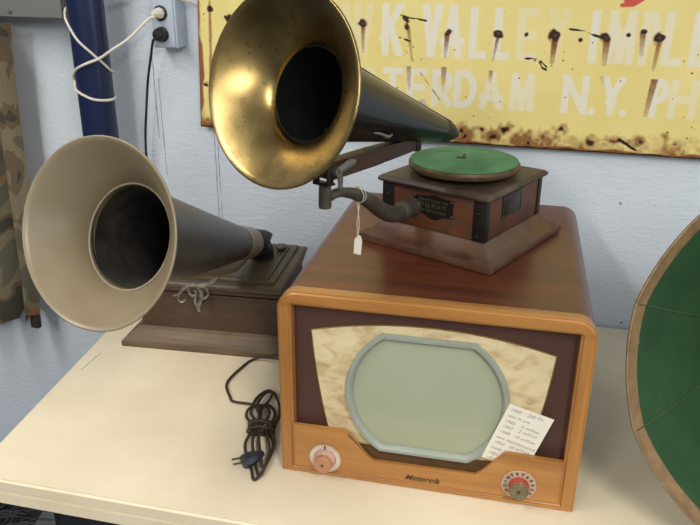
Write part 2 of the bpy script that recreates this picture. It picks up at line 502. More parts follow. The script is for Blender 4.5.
# grille cloth
def arcp(p, q, bulge, n=8):
    p, q = Vector((p[0], 0, p[1])), Vector((q[0], 0, q[1])); m = (p + q) / 2; d = (q - p); nrm = Vector((d.z, 0, -d.x)).normalized()
    return [((p + d * t + nrm * bulge * 4 * t * (1 - t)).x, (p + d * t + nrm * bulge * 4 * t * (1 - t)).z) for t in [i / n for i in range(n)]]
cl = arcp((.0484, .2545), (.0794, .0605), .004) + [(.0794, .0605), (.379, .0605)] + arcp((.379, .060), (.4096, .2545), .004) + arcp((.4096, .2545), (.0484, .2545), -.0235 * -1, 20)
def fix(cl):
    return cl
bm = bmesh.new(); prism(bm, cl, .0180, .0194, .0004); put('grille_cloth', bm, 'cloth', tv)
bm = bmesh.new(); P3 = [(x, .0182, z) for x, z in cl]; tube(bm, P3 + [P3[0]], .0011, 6, 1, smooth=False); put('grille_edging', bm, 'gold', tv)
# bezel and tube
def octo(s):
    cx, cz = .2275, .1588
    Rr, hz = .1245 - s, .1035 - s
    a0 = math.asin(hz / Rr)
    pts = [(Rr * cos(a0 - 2 * a0 * k / 16), Rr * sin(a0 - 2 * a0 * k / 16)) for k in range(17)]
    pts += [(-x, -z) for x, z in pts]
    return [(cx + x, cz + z) for x, z in pts][::-1]
bm = bmesh.new(); n = len(octo(0))
Ls = [[bm.verts.new((x, y, z)) for x, z in octo(s)] for s, y in ((0, .0180), (0, .0125), (.0014, .0100), (.006, .0098), (.0072, .0106), (.0115, .0168), (.0115, .0180))]
for a_, b2 in zip(Ls[:-1], Ls[1:]):
    for i in range(n): bm.faces.new([a_[i], a_[(i + 1) % n], b2[(i + 1) % n], b2[i]])
for i in range(n): bm.faces.new([Ls[-1][i], Ls[-1][(i + 1) % n], Ls[0][(i + 1) % n], Ls[0][i]])
put('screen_bezel', bm, 'bezel', tv)
bm = bmesh.new()
rows = []
sc = octo(.0117)
for k in range(9):
    f = 1 - k / 9
    rows.append([bm.verts.new((.2275 + (x - .2275) * f, .0172 - .0085 * (1 - f * f) , .1588 + (z - .1588) * f)) for x, z in sc])
for a_, b2 in zip(rows[:-1], rows[1:]):
    for i in range(n): bm.faces.new([a_[i], a_[(i + 1) % n], b2[(i + 1) % n], b2[i]])
bm.faces.new(rows[-1]);
lo = [bm.verts.new((x, .0180, z)) for x, z in sc]
for i in range(n): bm.faces.new([lo[i], lo[(i + 1) % n], rows[0][(i + 1) % n], rows[0][i]])
bm.faces.new(lo[::-1])
put('picture_tube', bm, 'crt', tv, angle=60)
# dials
def dial(cx, cz, kind):
    b_ = bmesh.new(); lathe(b_, [(0, 0), (0, .0255), (-.0012, .0262), (-.0022, .0255), (-.0022, 0)], (cx, .0007, cz), (0, 1, 0), 48)
    d = put('dial_plate', b_, 'dialdisc', tv); d['label'] = 'clear ribbed dial disc' if kind == 'l' else 'clear dial disc with channel numbers'
    b_ = bmesh.new()
    if kind == 'l':
        for k in range(60):
            a = 2 * pi * k / 60
            box(b_, -.0004, .0004, -.0003, .0003, .0185, .0248, 0)
            vs = b_.verts[-8:] if False else list(b_.verts)[-8:]
            bmesh.ops.rotate(b_, verts=vs, cent=(0, 0, 0), matrix=Matrix.Rotation(a, 3, 'Y'))
        xf(b_, Matrix.Translation((cx, -.0016, cz)))
        put('dial_ribs', b_, 'paper', tv, False)
        b_ = bmesh.new(); lathe(b_, [(-.0023, 0), (-.0023, .0172), (-.010, .0165), (-.0105, .0158), (-.0105, 0)], (cx, 0, cz), (0, 1, 0), 40)
        put('knob_skirt', b_, 'knob_pink', tv)
        b_ = bmesh.new(); lathe(b_, [(-.0106, 0), (-.0106, .0148), (-.019, .0142), (-.020, .0132), (-.020, 0)], (cx, 0, cz), (0, 1, 0), 40)
        k_ = put('knob', b_, 'knob_tan', tv); k_['label'] = 'faded tan knob'
        b_ = bmesh.new(); box(b_, cx - .0006, cx + .0006, -.0028, -.0022, cz + .018, cz + .0255)
        put('dial_pointer', b_, 'black_ink', tv, False)
    else:
        labs = ['13', '12', '11', '10', '9', '8', '7', '6', '5', '4', '3', '2']
        for k, s in enumerate(labs):
            a = radians(-125 + 250 * k / 11)
            t = text_bm(s, .0068, 0, .0002, .0002)
            xf(t, Matrix.Translation((cx, -.0018, cz)) @ Matrix.Rotation(a, 4, 'Y') @ Matrix.Translation((0, 0, .0205)))
            merge(b_, t)
        put('dial_numbers', b_, 'black_ink', tv, False)
        b_ = bmesh.new(); lathe(b_, [(-.0023, 0), (-.0023, .0155), (-.014, .0148), (-.0148, .0140), (-.0148, 0)], (cx, 0, cz), (0, 1, 0), 40)
        k_ = put('knob_skirt', b_, 'knob_red', tv); k_['label'] = 'red knob skirt'
        b_ = bmesh.new(); lathe(b_, [(-.0149, 0), (-.0149, .0142), (-.0185, .0142), (-.0192, .0135), (-.0188, .004), (-.0172, 0)], (cx, 0, cz), (0, 1, 0), 40)
        k_ = put('knob', b_, 'knob_grey', tv); k_['label'] = 'worn grey brown knob face'
    b_ = bmesh.new(); lathe(b_, [(-.0165, 0), (-.0165, .0022), (-.0212 if kind == 'l' else -.0196, .002), (-.0214 if kind == 'l' else -.0198, 0)], (cx, 0, cz), (0, 1, 0), 16)
    put('knob_shaft', b_, 'script', tv)
dial(.0735, .0355, 'l'); dial(.3765, .0385, 'r')
t = text_bm('Motorola', .0135, .45, .0005, .0001, 1.05)
xf(t, Matrix.Translation((.2288, .0004, .0218)))
k_ = put('script_badge', t, 'script', tv, False); k_['label'] = 'small bronze script nameplate'
for x, y in ((.03, .04), (.43, .04), (.03, .48), (.43, .48)):
    pass

# note card leaning in front of the tube
TVM = Matrix.Rotation(radians(-12.484), 4, 'Z')
crd = empty('note_card', TVM @ Vector((.3514, .0094, .1734)), radians(-12.484))
tag(crd, 'handwritten white card propped at the lower right corner of the screen', 'note')
tl, tr_, bl_ = Vector((0, 0, 0)), Vector((.0652, 0, -.0183)), Vector((-.0341, 0, -.1004))
bm = bmesh.new()
q = [tl, tr_, tr_ + (bl_ - tl) * .965, bl_]
prism(bm, [(p.x, p.z) for p in q], -.0002, .0003)
put('paper_sheet', bm, 'paper', crd, False)
lines = ['1938    200 TV', 'sets in use', '1945    5 million', '1947    2 million', '1949   10 million', 'sets manufactured', '1950   10 million', 'made by', '1951   TV', '1958']
bm = bmesh.new(); ang = math.atan2(.0183, .0652)
for k, s in enumerate(lines):
    t = text_bm(s, .0078, .35, .00008, -.00012, .95, 1.08, 'LEFT')
    p = tl.lerp(bl_, (.085 + k * .098)) + (tr_ - tl) * .07
    xf(t, Matrix.Translation((p.x, -.00035, p.z)) @ Matrix.Rotation(ang + .02 * ((k * 7) % 3 - 1), 4, 'Y'))
    merge(bm, t)
put('handwriting', bm, 'ink', crd, False)

# ------------------------------------------------------------------ gramophone on the television
G0 = Vector((.304, .2428, TH)); GR = .12 - pi / 4
gr = empty('gramophone', G0, GR)
tag(gr, 'small oak gramophone with brass belled black horn standing on the television', 'gramophone')
bm = bmesh.new()
h, s = .1295, .099
rect_stack(bm, [((-h, h, -h, h), .0004), ((-h - .0015, h + .0015, -h - .0015, h + .0015), .006), ((-h, h, -h, h), .0125), ((-h + .006, h - .006, -h + .006, h - .006), .0145), ((-.110, .110, -.110, .110), .022), ((-.1015, .1015, -.1015, .1015), .032), ((-s, s, -s, s), .036)])
put('base_moulding', bm, 'oldwood_dirty', gr, angle=30)
put('case', bxm(-.098, .098, -.098, .098, .0362, .1028, .001), 'oldwood', gr)
bm = bmesh.new()
rect_stack(bm, [((-.100, .100, -.100, .100), .103), ((-.105, .105, -.105, .105), .1055), ((-.1065, .1065, -.1065, .1065), .109), ((-.1045, .1045, -.1045, .1045), .1125), ((-.101, .101, -.101, .101), .115)])
put('lid', bm, 'lidwood', gr, angle=30)
for sx, sy in ((1, -1), (-1, -1), (1, 1), (-1, 1)):
    b_ = bmesh.new()
    x0, y0 = sx * .0978, sy * .0978
    w_ = .021
    box(b_, min(x0 - sx * w_, x0 + sx * .0018), max(x0 - sx * w_, x0 + sx * .0018), min(y0, y0 + sy * .0018), max(y0, y0 + sy * .0018), .0365, .1025, .0004)
    box(b_, min(x0, x0 + sx * .0018), max(x0, x0 + sx * .0018), min(y0 - sy * w_ * .55, y0), max(y0 - sy * w_ * .55, y0), .0365, .1025, .0004)
    put('corner_bracket', b_, 'dark_iron', gr)
for zz in (.045, .083):
    for sx in (-1, 1):
        b_ = bmesh.new(); lathe(b_, [(.0022, 0), (.0022, .003), (.004, .0032), (.006, .0018), (.0064, 0)], (sx * .086, -.0978, zz), (0, -1, 0), 12)
        put('screw', b_, 'dark_iron', gr)
bm = bmesh.new()
lathe(bm, [(.115, 0), (.115, .03), (.122, .03), (.122, .0)], (-.0011, -.0009, 0), (0, 0, 1), 32)
put('motor_boss', bm, 'dark_iron', gr)
bm = bmesh.new()
lathe(bm, [(.1225, 0), (.1225, .088), (.1245, .0925), (.1285, .0944), (.1335, .0942), (.1358, .0925), (.1362, .091), (.1362, 0)], (-.0011, -.0009, 0), (0, 0, 1), 96)
tt = put('turntable', bm, 'rim', gr)
bm = bmesh.new()
lathe(bm, [(.1364, 0), (.1364, .0915), (.138, .0912), (.1385, .089), (.1385, 0)], (-.0011, -.0009, 0), (0, 0, 1), 96)
k_ = put('felt_mat', bm, 'felt', tt); k_['label'] = 'faded green felt'
bm = bmesh.new(); lathe(bm, [(.1386, 0), (.1386, .0032), (.146, .0028), (.1475, .0015), (.148, 0)], (-.0011, -.0009, 0), (0, 0, 1), 16)
tube(bm, [(-.001, -.001, .1405), (-.010, -.004, .1405), (-.014, -.006, .1395)], .0016, 8)
put('spindle', bm, 'lettering', tt)
# plates
pts = []
bm = bmesh.new()
pl = [(-.0367, .0925), (-.0367, .0645), (-.018, .0632)] + [(-.018 + .0035 + .005 * k, .0632 - .008 * sin(pi * (k + .5) / 8)) for k in range(8)] + [(.0228, .0632), (.0395, .0640), (.0395, .0935)] + [(.0228 - .005 * k, .0935 + .0035 * sin(pi * (k + .5) / 8)) for k in range(8)]
prism(bm, pl, -.0993, -.0979, .0003)
fp = put('maker_plate', bm, 'plate', gr)
bm = bmesh.new()
for s_, z, sz in (('ALWAYS LOOK FOR', .0868, .0068), ('THIS PLATE', .0782, .0112), ('ON THE MACHINE', .0692, .0066)):
    t = text_bm(s_, sz, 0, .0002, 0, .92); xf(t, Matrix.Translation((.0012, -.0994, z))); merge(bm, t)
put('plate_lettering', bm, 'lettering', fp, False)
for x, z in ((-.0335, .0905), (.0365, .0910), (.0365, .0668), (-.0335, .0668)):
    b_ = bmesh.new(); lathe(b_, [(0, 0), (0, .0014), (.0006, .0008), (.0007, 0)], (x, -.0993, z), (0, -1, 0), 10); put('pin', b_, 'nickel', fp)
bm = bxm(.0979, .0993, -.0440, .0248, .0628, .0995, .0004); sp_ = put('emblem_plate', bm, 'plate', gr)
bm = bmesh.new()
for a_, b2 in (((-.041, .0655), (.022, .0655)), ((-.041, .0968), (.022, .0968)), ((-.041, .0655), (-.041, .0968)), ((.022, .0655), (.022, .0968))):
    tube(bm, [(0.0994, a_[0], a_[1]), (0.0994, b2[0], b2[1])], .0004, 5, smooth=False)
t = text_bm('TRADE MARK', .0055, 0, .0002, 0, 1.0); xf(t, Matrix.Translation((0.0994, -.010, .0690)) @ Matrix.Rotation(pi / 2, 4, 'Z')); merge(bm, t)
tube(bm, [(0.0994, -.022, .077), (0.0994, -.004, .086), (0.0994, .010, .093)], .0006, 5)
put('plate_lettering', bm, 'lettering', sp_, False)
for y, z in ((-.0415, .0972), (.0225, .0972), (.0225, .0652), (-.0415, .0652)):
    b_ = bmesh.new(); lathe(b_, [(0, 0), (0, .0012), (.0006, .0007), (.0007, 0)], (.0993, y, z), (1, 0, 0), 10); put('pin', b_, 'nickel', sp_)
# horn support casting
bm = bmesh.new()
lathe(bm, [(0, 0), (0, .015), (.006, .014), (.012, .0125), (.020, .0135), (.030, .0155), (.040, .0150), (.050, .009), (.052, 0)], (-.0350, -.0975, .071), (0, -1, .02), 24)
put('mounting_boss', bm, 'iron', gr)
bm = bmesh.new()
tube(bm, [(-.0345, -.130, .071), (-.0340, -.160, .073), (-.0330, -.190, .086), (-.0310, -.225, .110), (-.0290, -.258, .129), (-.0278, -.285, .140), (-.0280, -.308, .1455), (-.0283, -.330, .1445)], [.0130, .0135, .0130, .0120, .0098, .0080, .0070, .0078], 16, 6)
put('support_arm', bm, 'iron', gr)
bm = bmesh.new()
lathe(bm, [(.130, 0), (.130, .0085), (.134, .0092), (.158, .0086), (.164, .0078), (.164, 0)], (-.0286, -.3365, 0), (0, 0, 1), 24)
put('arm_socket', bm, 'iron', gr)
bm = bmesh.new()
for sx in (-1, 1): box(bm, -.0286 + sx * .0125 - .0015, -.0286 + sx * .0125 + .0015, -.3470, -.3340, .165, .196, .001)
box(bm, -.0426, -.0146, -.3470, -.3300, .1642, .1668, .0008)
put('yoke', bm, 'dark_iron', gr)
bm = bmesh.new()
lathe(bm, [(-.003, 0), (-.003, .0070), (.004, .0065), (.004, 0)], (-.0120, -.331, .184), (1, 0, 0), 20)
tube(bm, [(-.0095, -.331, .184), (-.0095, -.318, .187), (-.0095, -.304, .190), (-.0095, -.294, .190)], [.0075, .0070, .0078, .0050], 12, 5, flat=.4)
tube(bm, [(-.0095, -.330, .184), (-.0095, -.326, .172), (-.0100, -.326, .160)], [.0060, .0050, .0042], 12, 5, flat=.6)
k_ = put('wing_lever', bm, 'nickel', gr); k_['label'] = 'dull nickel lever'
bm = bmesh.new()
r0, r1 = Vector((-.0283, -.338, .183)), Vector((-.0120, -.150, .190))
d_ = (r1 - r0); rows = []
for t_ in (0, .04, .5, .96, 1):
    c_ = r0 + d_ * t_; hw, hh = .0095, (.0105 if t_ < .01 else .0128) if t_ < .9 else .0095
    rows.append([bm.verts.new(c_ + Vector((sx * hw, 0, sz * hh))) for sx, sz in ((-1, -1), (1, -1), (1, 1), (-1, 1))])
for a_, b2 in zip(rows[:-1], rows[1:]):
    for i in range(4): bm.faces.new([a_[i], a_[(i + 1) % 4], b2[(i + 1) % 4], b2[i]])
bm.faces.new(rows[0]); bm.faces.new(rows[-1][::-1])
put('wooden_arm', bm, 'armwood', gr, False)
bm = bmesh.new(); box(bm, -.023, -.001, -.150, -.136, .178, .202, .002); tube(bm, [(-.012, -.140, .196), (-.010, -.118, .196), (-.007, -.095, .1955)], [.007, .006, .005], 10)
put('arm_clamp', bm, 'dark_iron', gr)
# horn
HC = Vector((-.0364, -.4185, .308)); HT = Vector((-.0017, -.0567, .194)); HA = (HT - HC).normalized()
def bell_prof(R0, R1, L, p=1.7, n=14):
    return [(L * k / n, R1 + (R0 - R1) * (1 - k / n) ** p) for k in range(n + 1)]
def bell(R0, R1, L, thick=.0016, p=1.7, lip=.0026):
    inn = bell_prof(R0, R1, L, p)
    out = [(t + thick * .6, r + thick) for t, r in inn[::-1]]
    lipp = [(lip * (1 + cos(a)) * .9 - lip * .2, R0 + lip * sin(a)) for a in [pi * .1 + k * pi / 5 * .9 for k in range(5)]]
    return inn + out[:-1] + lipp
st1 = lambda t, r: (.05 * max(0, 1 - t / .056), -.042 * max(0, 1 - t / .056))
bm = bmesh.new(); lathe(bm, bell(.130, .062, .056, p=1.45), HC, HA, 112, True, st1)
k_ = put('horn_bell', bm, 'brass', gr, angle=60); k_['label'] = 'flared brass bell'
L_ = .381
cin = [(.0562 + (L_ - .0562) * k / 10, .0612 + (.0140 - .0612) * k / 10) for k in range(11)]
cout = [(t, r + .0016) for t, r in cin][::-1]
bm = bmesh.new(); lathe(bm, cin + cout, HC, HA, 80, True)
for f in bm.faces:
    pass
k_ = put('horn_cone', bm, 'blackpaint', gr, angle=60)
a_, e_, g_ = basis(HA)
bm = bmesh.new()
for ph in (1.25,):
    dirv = e_ * cos(ph) + g_ * sin(ph)
    tube(bm, [HC + HA * t + dirv * (r + .0017) for t, r in ((.06, .0612), (.2, .0395), (.375, .0150))], .0014, 6, smooth=False)
put('cone_seam', bm, 'blackpaint', k_)
bm = bmesh.new()
dirv = e_ * cos(-.62) + g_ * sin(-.62)
P_ = [HC + HA * t + dirv * r for t, r in ((.150, .0515), (.168, .0505), (.180, .0530), (.196, .0450))]
tube(bm, P_, [.0015, .0022, .0026, .0015], 8)
put('horn_hook', bm, 'nickel', k_)
bm = bmesh.new()
lathe(bm, [(L_ - .03, .0185), (L_ - .028, .0200), (L_ - .004, .0165), (L_, .0145), (L_ + .014, .010), (L_ + .024, .005), (L_ + .026, 0)], HC, HA, 32)
put('horn_elbow', bm, 'dark_iron', gr)
bm = bmesh.new()
tube(bm, [(-.0286, -.328, .195), (-.0295, -.330, .215), (-.030, -.331, .2405)], .0022, 8, smooth=False)
put('horn_prop', bm, 'dark_iron', gr)
bm = bmesh.new(); tube(bm, [(-.012, -.143, .199), (-.012, -.143, .204), (-.0118, -.142, .2085)], .004, 8, smooth=False); put('horn_rest', bm, 'dark_iron', gr)

# price tag
GM = Matrix.Translation(G0) @ Matrix.Rotation(GR, 4, 'Z')
TG = GM @ Vector((-.0275, -.262, .131))
tg = empty('price_tag', (TG.x, TG.y, TG.z - .091), GR + .55)
tag(tg, 'blank white paper tag hanging on string from the gramophone arm', 'price tag')
bm = bmesh.new()
pts = [(-.0058, -.002), (.0052, -.0035), (.0056, .020), (.0025, .0275), (-.0020, .0285), (-.0062, .0205)]
prism(bm, pts, -.0004, .0004); xf(bm, Matrix.Rotation(.06, 4, 'Y')); put('tag_paper', bm, 'paper', tg, False)
bm = bmesh.new()
T0 = .091
lp = [(.0035 * 0, -.0006, .0245), (.0020, 0, .045), (.0005, 0, .062)]
tube(bm, lp, .0007, 6); tube(bm, [(0, .0008, .0245), (-.0016, .001, .046), (.0005, 0, .062)], .0007, 6)
R_ = .0118
rot = Matrix.Rotation(-.55, 3, 'Z')
for k, xo in ((0, -.002), (1, .0035)):
    loop = [Vector((.0005, 0, .062))]
    for j in range(0, 13):
        a = -pi / 2 + 2 * pi * j / 12
        v = rot @ Vector((R_ * cos(a), xo, 0)); loop.append(Vector((v.x, v.y, T0 + R_ * sin(a) * 1.0)))
    loop.append(Vector((.0005, 0, .062)))
    tube(bm, loop, .0007, 6, 3)
put('tag_string', bm, 'string', tg)

# ------------------------------------------------------------------ left phonograph
B0 = Vector((-.379, .413, 0)); BRZ = radians(-9.4)
ph = empty('phonograph', B0, BRZ)
tag(ph, 'dark oak phonograph with taupe belled horn left of the television', 'phonograph')
PX1, PY1 = .375, .300
def RR(i): return (i, PX1 - i, i, PY1 - i)
bm = bmesh.new(); rect_stack(bm, [(RR(.001), .0004), (RR(0), .003), (RR(.0), .0125), (RR(.004), .0145), (RR(.006), .016), (RR(.0245), .033), (RR(.030), .036), (RR(.033), .0385)])
put('base_moulding', bm, 'greyoak', ph, angle=25)
put('case', bxm(.038, .337, .033, PY1 - .035, .0386, .1175), 'darkoak', ph, False)
def RB(i): return (.038 - i, .337 + i, .033 - i, PY1 - .035 + i)
bm = bmesh.new(); rect_stack(bm, [(RB(0), .1176), (RB(.004), .1195), (RB(.004), .1235), (RB(-.004), .1240), (RB(-.004), .1275), (RB(.0065), .1280), (RB(.0065), .1310), (RB(.0085), .1345), (RB(.0065), .1375)])
put('lid_moulding', bm, 'darkoak', ph, angle=25)
bm = bmesh.new(); rect_stack(bm, [(RB(.009), .1376), (RB(.011), .140), (RB(.011), .146), (RB(.008), .1495), (RB(.001), .1515), (RB(-.006), .1515), (RB(-.0065), .1565), (RB(-.008), .158), (RB(-.020), .158), (RB(-.0204), .1545), (RB(-.0226), .1545), (RB(-.0230), .158)])
put('lid', bm, 'lidoak', ph, angle=25)
bm = bmesh.new(); lathe(bm, [(.158, 0), (.158, .008), (.163, .008), (.1645, .0135), (.168, .0142), (.1705, .012), (.171, 0)], (.300, .218, 0), (0, 0, 1), 32)
put('lid_knob', bm, 'iron', ph)
# worn gilt lettering
t = text_bm('PHONOGRAPH', .0165, 0, .0002, -.0002, 1.0, 1.2); xf(t, Matrix.Translation((.200, .0328, .0755)))
k_ = put('worn_lettering', t, wood('worn_gilt', srgb(88, 66, 46), srgb(104, 82, 60), 'x', .5, 60, 14, .1), ph, False)
LC, LT = Vector((.2236, -.4444, .4335)), Vector((.3073, .0722, .210)); LA = (LT - LC).normalized()
st2 = lambda t, r: (-.035 - .035 * min(1, t / .082), -.041 * max(0, 1 - t / .082))
bm = bmesh.new(); lathe(bm, bell(.1245, .0725, .082, p=1.35, lip=.0024), LC, LA, 112, True, st2)
k_ = put('horn_bell', bm, 'cream_paint', ph, angle=60); k_['label'] = 'taupe enamelled bell'
bm = bmesh.new(); lathe(bm, [(.076, .0735), (.0765, .0708), (.0865, .0700), (.0895, .0715)], LC, LA, 80, True, lambda t, r: (-.07, 0)); put('throat_ring', bm, 'cream_paint', k_)
HO = LC + LA * .0860; CT = Vector((.2525, .046, .2365)); CA = (CT - HO).normalized(); CL = (CT - HO).length
cin = [(CL * k / 12, .0706 + (.0345 - .0706) * k / 12) for k in range(13)]
cout = [(t, r + .0016) for t, r in cin][::-1]
def cwarp(t, th): return 1
bm = bmesh.new(); lathe(bm, cin + cout, HO, CA, 80, True, lambda t, r: (-.07 * max(0, 1 - t / CL), 0))
bm.faces.ensure_lookup_table()
for i, f in enumerate(bm.faces):
    if i < 12 * 80: f.material_index = 1
k_ = put('horn_cone', bm, ['greypaint', 'cone_in'], ph, angle=60)
bm = bmesh.new()
tube(bm, [CT - CA * .006, CT + CA * .018, CT + CA * .045 + Vector((.004, 0, .002)), CT + CA * .070 + Vector((.010, 0, .006)), CT + CA * .090 + Vector((.018, 0, .012))], [.0375, .0370, .0350, .0310, .0220], 32, 6, up=(0, .2, 1))
k_ = put('horn_elbow', bm, 'cream_paint', ph); k_['label'] = 'taupe elbow behind the cone'
bm = bmesh.new()
tube(bm, [CT + CA * .060 + Vector((.008, 0, .004)), CT + CA * .088 + Vector((.018, 0, .010)), CT + CA * .112 + Vector((.028, 0, .020)), CT + CA * .130 + Vector((.036, 0, .026))], [.0310, .0255, .0150, .0030], 24, 4)
tube(bm, [CT + CA * .085 + Vector((.013, 0, -.002)), (.268, .168, .180), (.270, .170, .1581)], [.026, .026, .026], 16, 4)
put('elbow_tip', bm, 'dark_iron', ph)
a_, e_, g_ = basis(CA)
bm = bmesh.new()
def under(t, off, side=0):
    r = .0708 + (.0351 - .0708) * t / CL
    return HO + CA * t - g_ * (r + off) + e_ * side
tube(bm, [under(CL + .020, -.004), under(CL - .02, .004), under(CL - .10, .010), under(CL - .17, .008), under(CL - .24, .007)], [.019, .019, .014, .009, .006], 16, 6)
put('horn_arm', bm, 'cream_paint', ph)
# filigree bracket
bm = bmesh.new()
fx, fy, fz = .172, -.012, .1330
def fc(pts, r): tube(bm, [(fx + x, fy + .001 * (i % 2), fz + z) for i, (x, z) in enumerate(pts)], r, 8, 5)
fc([(.066, .062), (.045, .040), (.022, .030), (.005, .030), (-.014, .022), (-.026, .008), (-.040, .002)], [.004, .005, .005, .0045, .004, .003, .002])
fc([(.014, .028), (.022, .012), (.019, -.004), (.013, -.020), (.016, -.028)], [.004, .0042, .0045, .005, .0035])
fc([(.030, .032), (.036, .014), (.026, .002), (.018, .010), (.024, .017)], [.003, .003, .003, .0025, .0015])
fc([(.000, .030), (-.006, .016), (.002, .006), (.010, .012), (.006, .018)], [.003, .003, .003, .0025, .0015])
fc([(-.022, .014), (-.030, -.002), (-.022, -.010), (-.014, -.004)], [.003, .0028, .0025, .0015])
fc([(.010, .008), (.006, -.006), (.012, -.022)], [.0025, .003, .0025])
put('filigree_bracket', bm, 'pewter', ph)
bm = bmesh.new(); tube(bm, [(fx + .016, fy, fz - .010), (fx + .016, .012, fz - .012), (fx + .016, .0325, fz - .012)], .005, 10); 
put('bracket_stem', bm, 'iron', ph)

# ------------------------------------------------------------------ green horn
gc = Vector((.772, -.166, .2810)); ga_ = Vector((.262, .915, -.306)).normalized()
gh = empty('green_horn', (gc.x, gc.y, 0))
tag(gh, 'large dark green petalled horn with tan rim at the right edge of the table', 'horn')
NP = 10; PH0 = radians(204)
def gwarp(t, th):
    k = ((th - PH0) * NP / (2 * pi)) % 1.0
    return 1 - .012 * (1 - abs(2 * k - 1) ** 2) * max(0, 1 - t / .5) + .004
R_g, LG = .289, .62
def gprof(n=22):
    return [(LG * (k / n) ** 1.15, .018 + (R_g - .018) * (1 - (k / n) ** 1.15) ** 1.9) for k in range(n + 1)]
gl = gc - Vector((gc.x, gc.y, 0))
gp = gprof(); inn_ = gp; outp = [(t + .0025, r + .0015) for t, r in gp][::-1]
bm = bmesh.new(); lathe(bm, inn_ + outp, gl, ga_, NP * 16, True, warp=gwarp)
put('petals', bm, 'green', gh, angle=60)
def gr_at(t):
    x = t / LG; return .018 + (R_g - .018) * (1 - x) ** 1.9
ins = [(t, gr_at(t) - .0012) for t in (-.0005, .004, .009, .0135)]
band = [(-.004, R_g - .001), (-.0045, R_g + .004), (.0, R_g + .0065), (.006, R_g + .004), (.004, R_g + .0008), (.0, R_g - .0002)]
bm = bmesh.new()
lathe(bm, [(.0160, gr_at(.0160) - .0004), (.0160, gr_at(.0160) - .0016), (.011, gr_at(.011) - .0019), (.006, gr_at(.006) - .0019), (0, gr_at(0) - .0018), (-.003, R_g - .0005), (-.003, R_g + .0012), (0, R_g + .0024), (.004, R_g + .0010), (.004, gr_at(.004) + .0006)], gl, ga_, NP * 16, True, warp=gwarp)
put('rim_band', bm, 'greenhorn_band', gh, angle=60)
a_, e_, g_ = basis(ga_)
for k in range(NP):
    th = PH0 + 2 * pi * k / NP
    dv = e_ * cos(th) + g_ * sin(th)
    b_ = bmesh.new(); P_ = []
    for j in range(16):
        t = .001 + LG * .82 * (j / 15) ** 1.3; P_.append(gl + ga_ * t + dv * (gr_at(t) * (1.004) - .0012))
    tube(b_, P_, [.0014] * 16, 6, 1)
    put('petal_seam', b_, 'seamline', gh)
bm = bmesh.new(); T_ = gl + ga_ * LG
tube(bm, [T_ - ga_ * .01, T_ + ga_ * .02, T_ + ga_ * .03 + Vector((0, 0, -.02)), (T_.x + ga_.x * .03, T_.y + ga_.y * .03, .001)], [.020, .019, .016, .015], 20, 6)
put('horn_neck', bm, 'green', gh)

# ------------------------------------------------------------------ television power cord
CP = [(-.089, .354), (-.112, .315), (-.130, .260), (-.116, .210), (-.107, .195), (-.073, .186), (-.055, .165)]
cord = empty('power_cord', (-.05, .1, 0))
tag(cord, 'brown cloth covered cord bundled beside the television with two prong plug', 'cord')
bm = bmesh.new(); c0 = Vector((-.05, .1, 0))
path = [(.055, .42, .03), (.035, .37, .030), (-.005, .340, .024), (-.046, .343, .019)] + [(x, y, .0035) for x, y in CP]
path += [(-.050, .130, .006), (-.058, .10, .008)]
tube(bm, [Vector(p) - c0 for p in path], .0026, 8, 6)
loops = [
    [(-.052, .12, .005), (-.070, .16, .004), (-.066, .205, .004), (-.050, .232, .004), (-.038, .225, .006), (-.040, .19, .010), (-.052, .15, .012), (-.050, .11, .012)],
    [(-.046, .12, .012), (-.060, .17, .010), (-.050, .215, .009), (-.034, .222, .006), (-.022, .190, .004), (-.018, .150, .004), (-.026, .115, .005), (-.036, .095, .006)],
    [(-.052, .10, .014), (-.074, .135, .008), (-.076, .165, .006), (-.060, .180, .006), (-.040, .165, .010), (-.034, .135, .014), (-.044, .105, .014)],
    [(-.040, .09, .016), (-.028, .12, .010), (-.026, .160, .004), (-.040, .175, .009), (-.055, .160, .014), (-.050, .125, .016)],
    [(-.060, .10, .006), (-.068, .07, .004), (-.064, .04, .003), (-.050, .0, .003), (-.042, -.030, .0035), (-.032, -.015, .004), (-.024, .02, .004), (-.020, .06, .004), (-.030, .095, .006)],
    [(-.052, .10, .010), (-.055, .06, .010), (-.044, .01, .006), (-.034, -.022, .004), (-.026, .0, .010), (-.024, .04, .012), (-.034, .09, .010)],
    [(-.048, .10, .014), (-.044, .06, .015), (-.036, .02, .012), (-.030, -.005, .008), (-.022, .025, .006), (-.018, .065, .008), (-.030, .10, .012)],
]
for lp in loops: tube(bm, [Vector(p) - c0 for p in lp], .0026, 8, 6)
for k, yy in enumerate((.098, .104, .090, .110)):
    lp = []
    for j in range(15):
        a = 2 * pi * j / 14; rx = .021 + .001 * k
        lp.append((-.044 + rx * cos(a), yy + .006 * sin(a * 1 + k) - .25 * rx * cos(a), max(.0028, .0115 + .0115 * sin(a))))
    tube(bm, [Vector(p) - c0 for p in lp], .0026, 8, 3)
put('flex', bm, 'browncord', cord)
bm = bmesh.new(); pc = Vector((-.050, .012, .0132)) - c0
lathe(bm, [(-.016, 0), (-.016, .0115), (-.010, .0125), (.004, .0115), (.014, .0075), (.022, .0045), (.022, 0)], pc, (.80, .60, .05), 8)
pg = put('plug', bm, 'plugblue', cord, angle=25)
dv = Vector((-.92, -.30, 0)).normalized(); sd = Vector((-dv.y, dv.x, 0))
for s_ in (-1, 1):
    b_ = bmesh.new(); p0 = pc + dv * .008 + sd * (s_ * .0065); tube(b_, [p0, p0 + dv * .024], .0014, 6, smooth=False, flat=1.5); put('prong', b_, 'iron', pg)

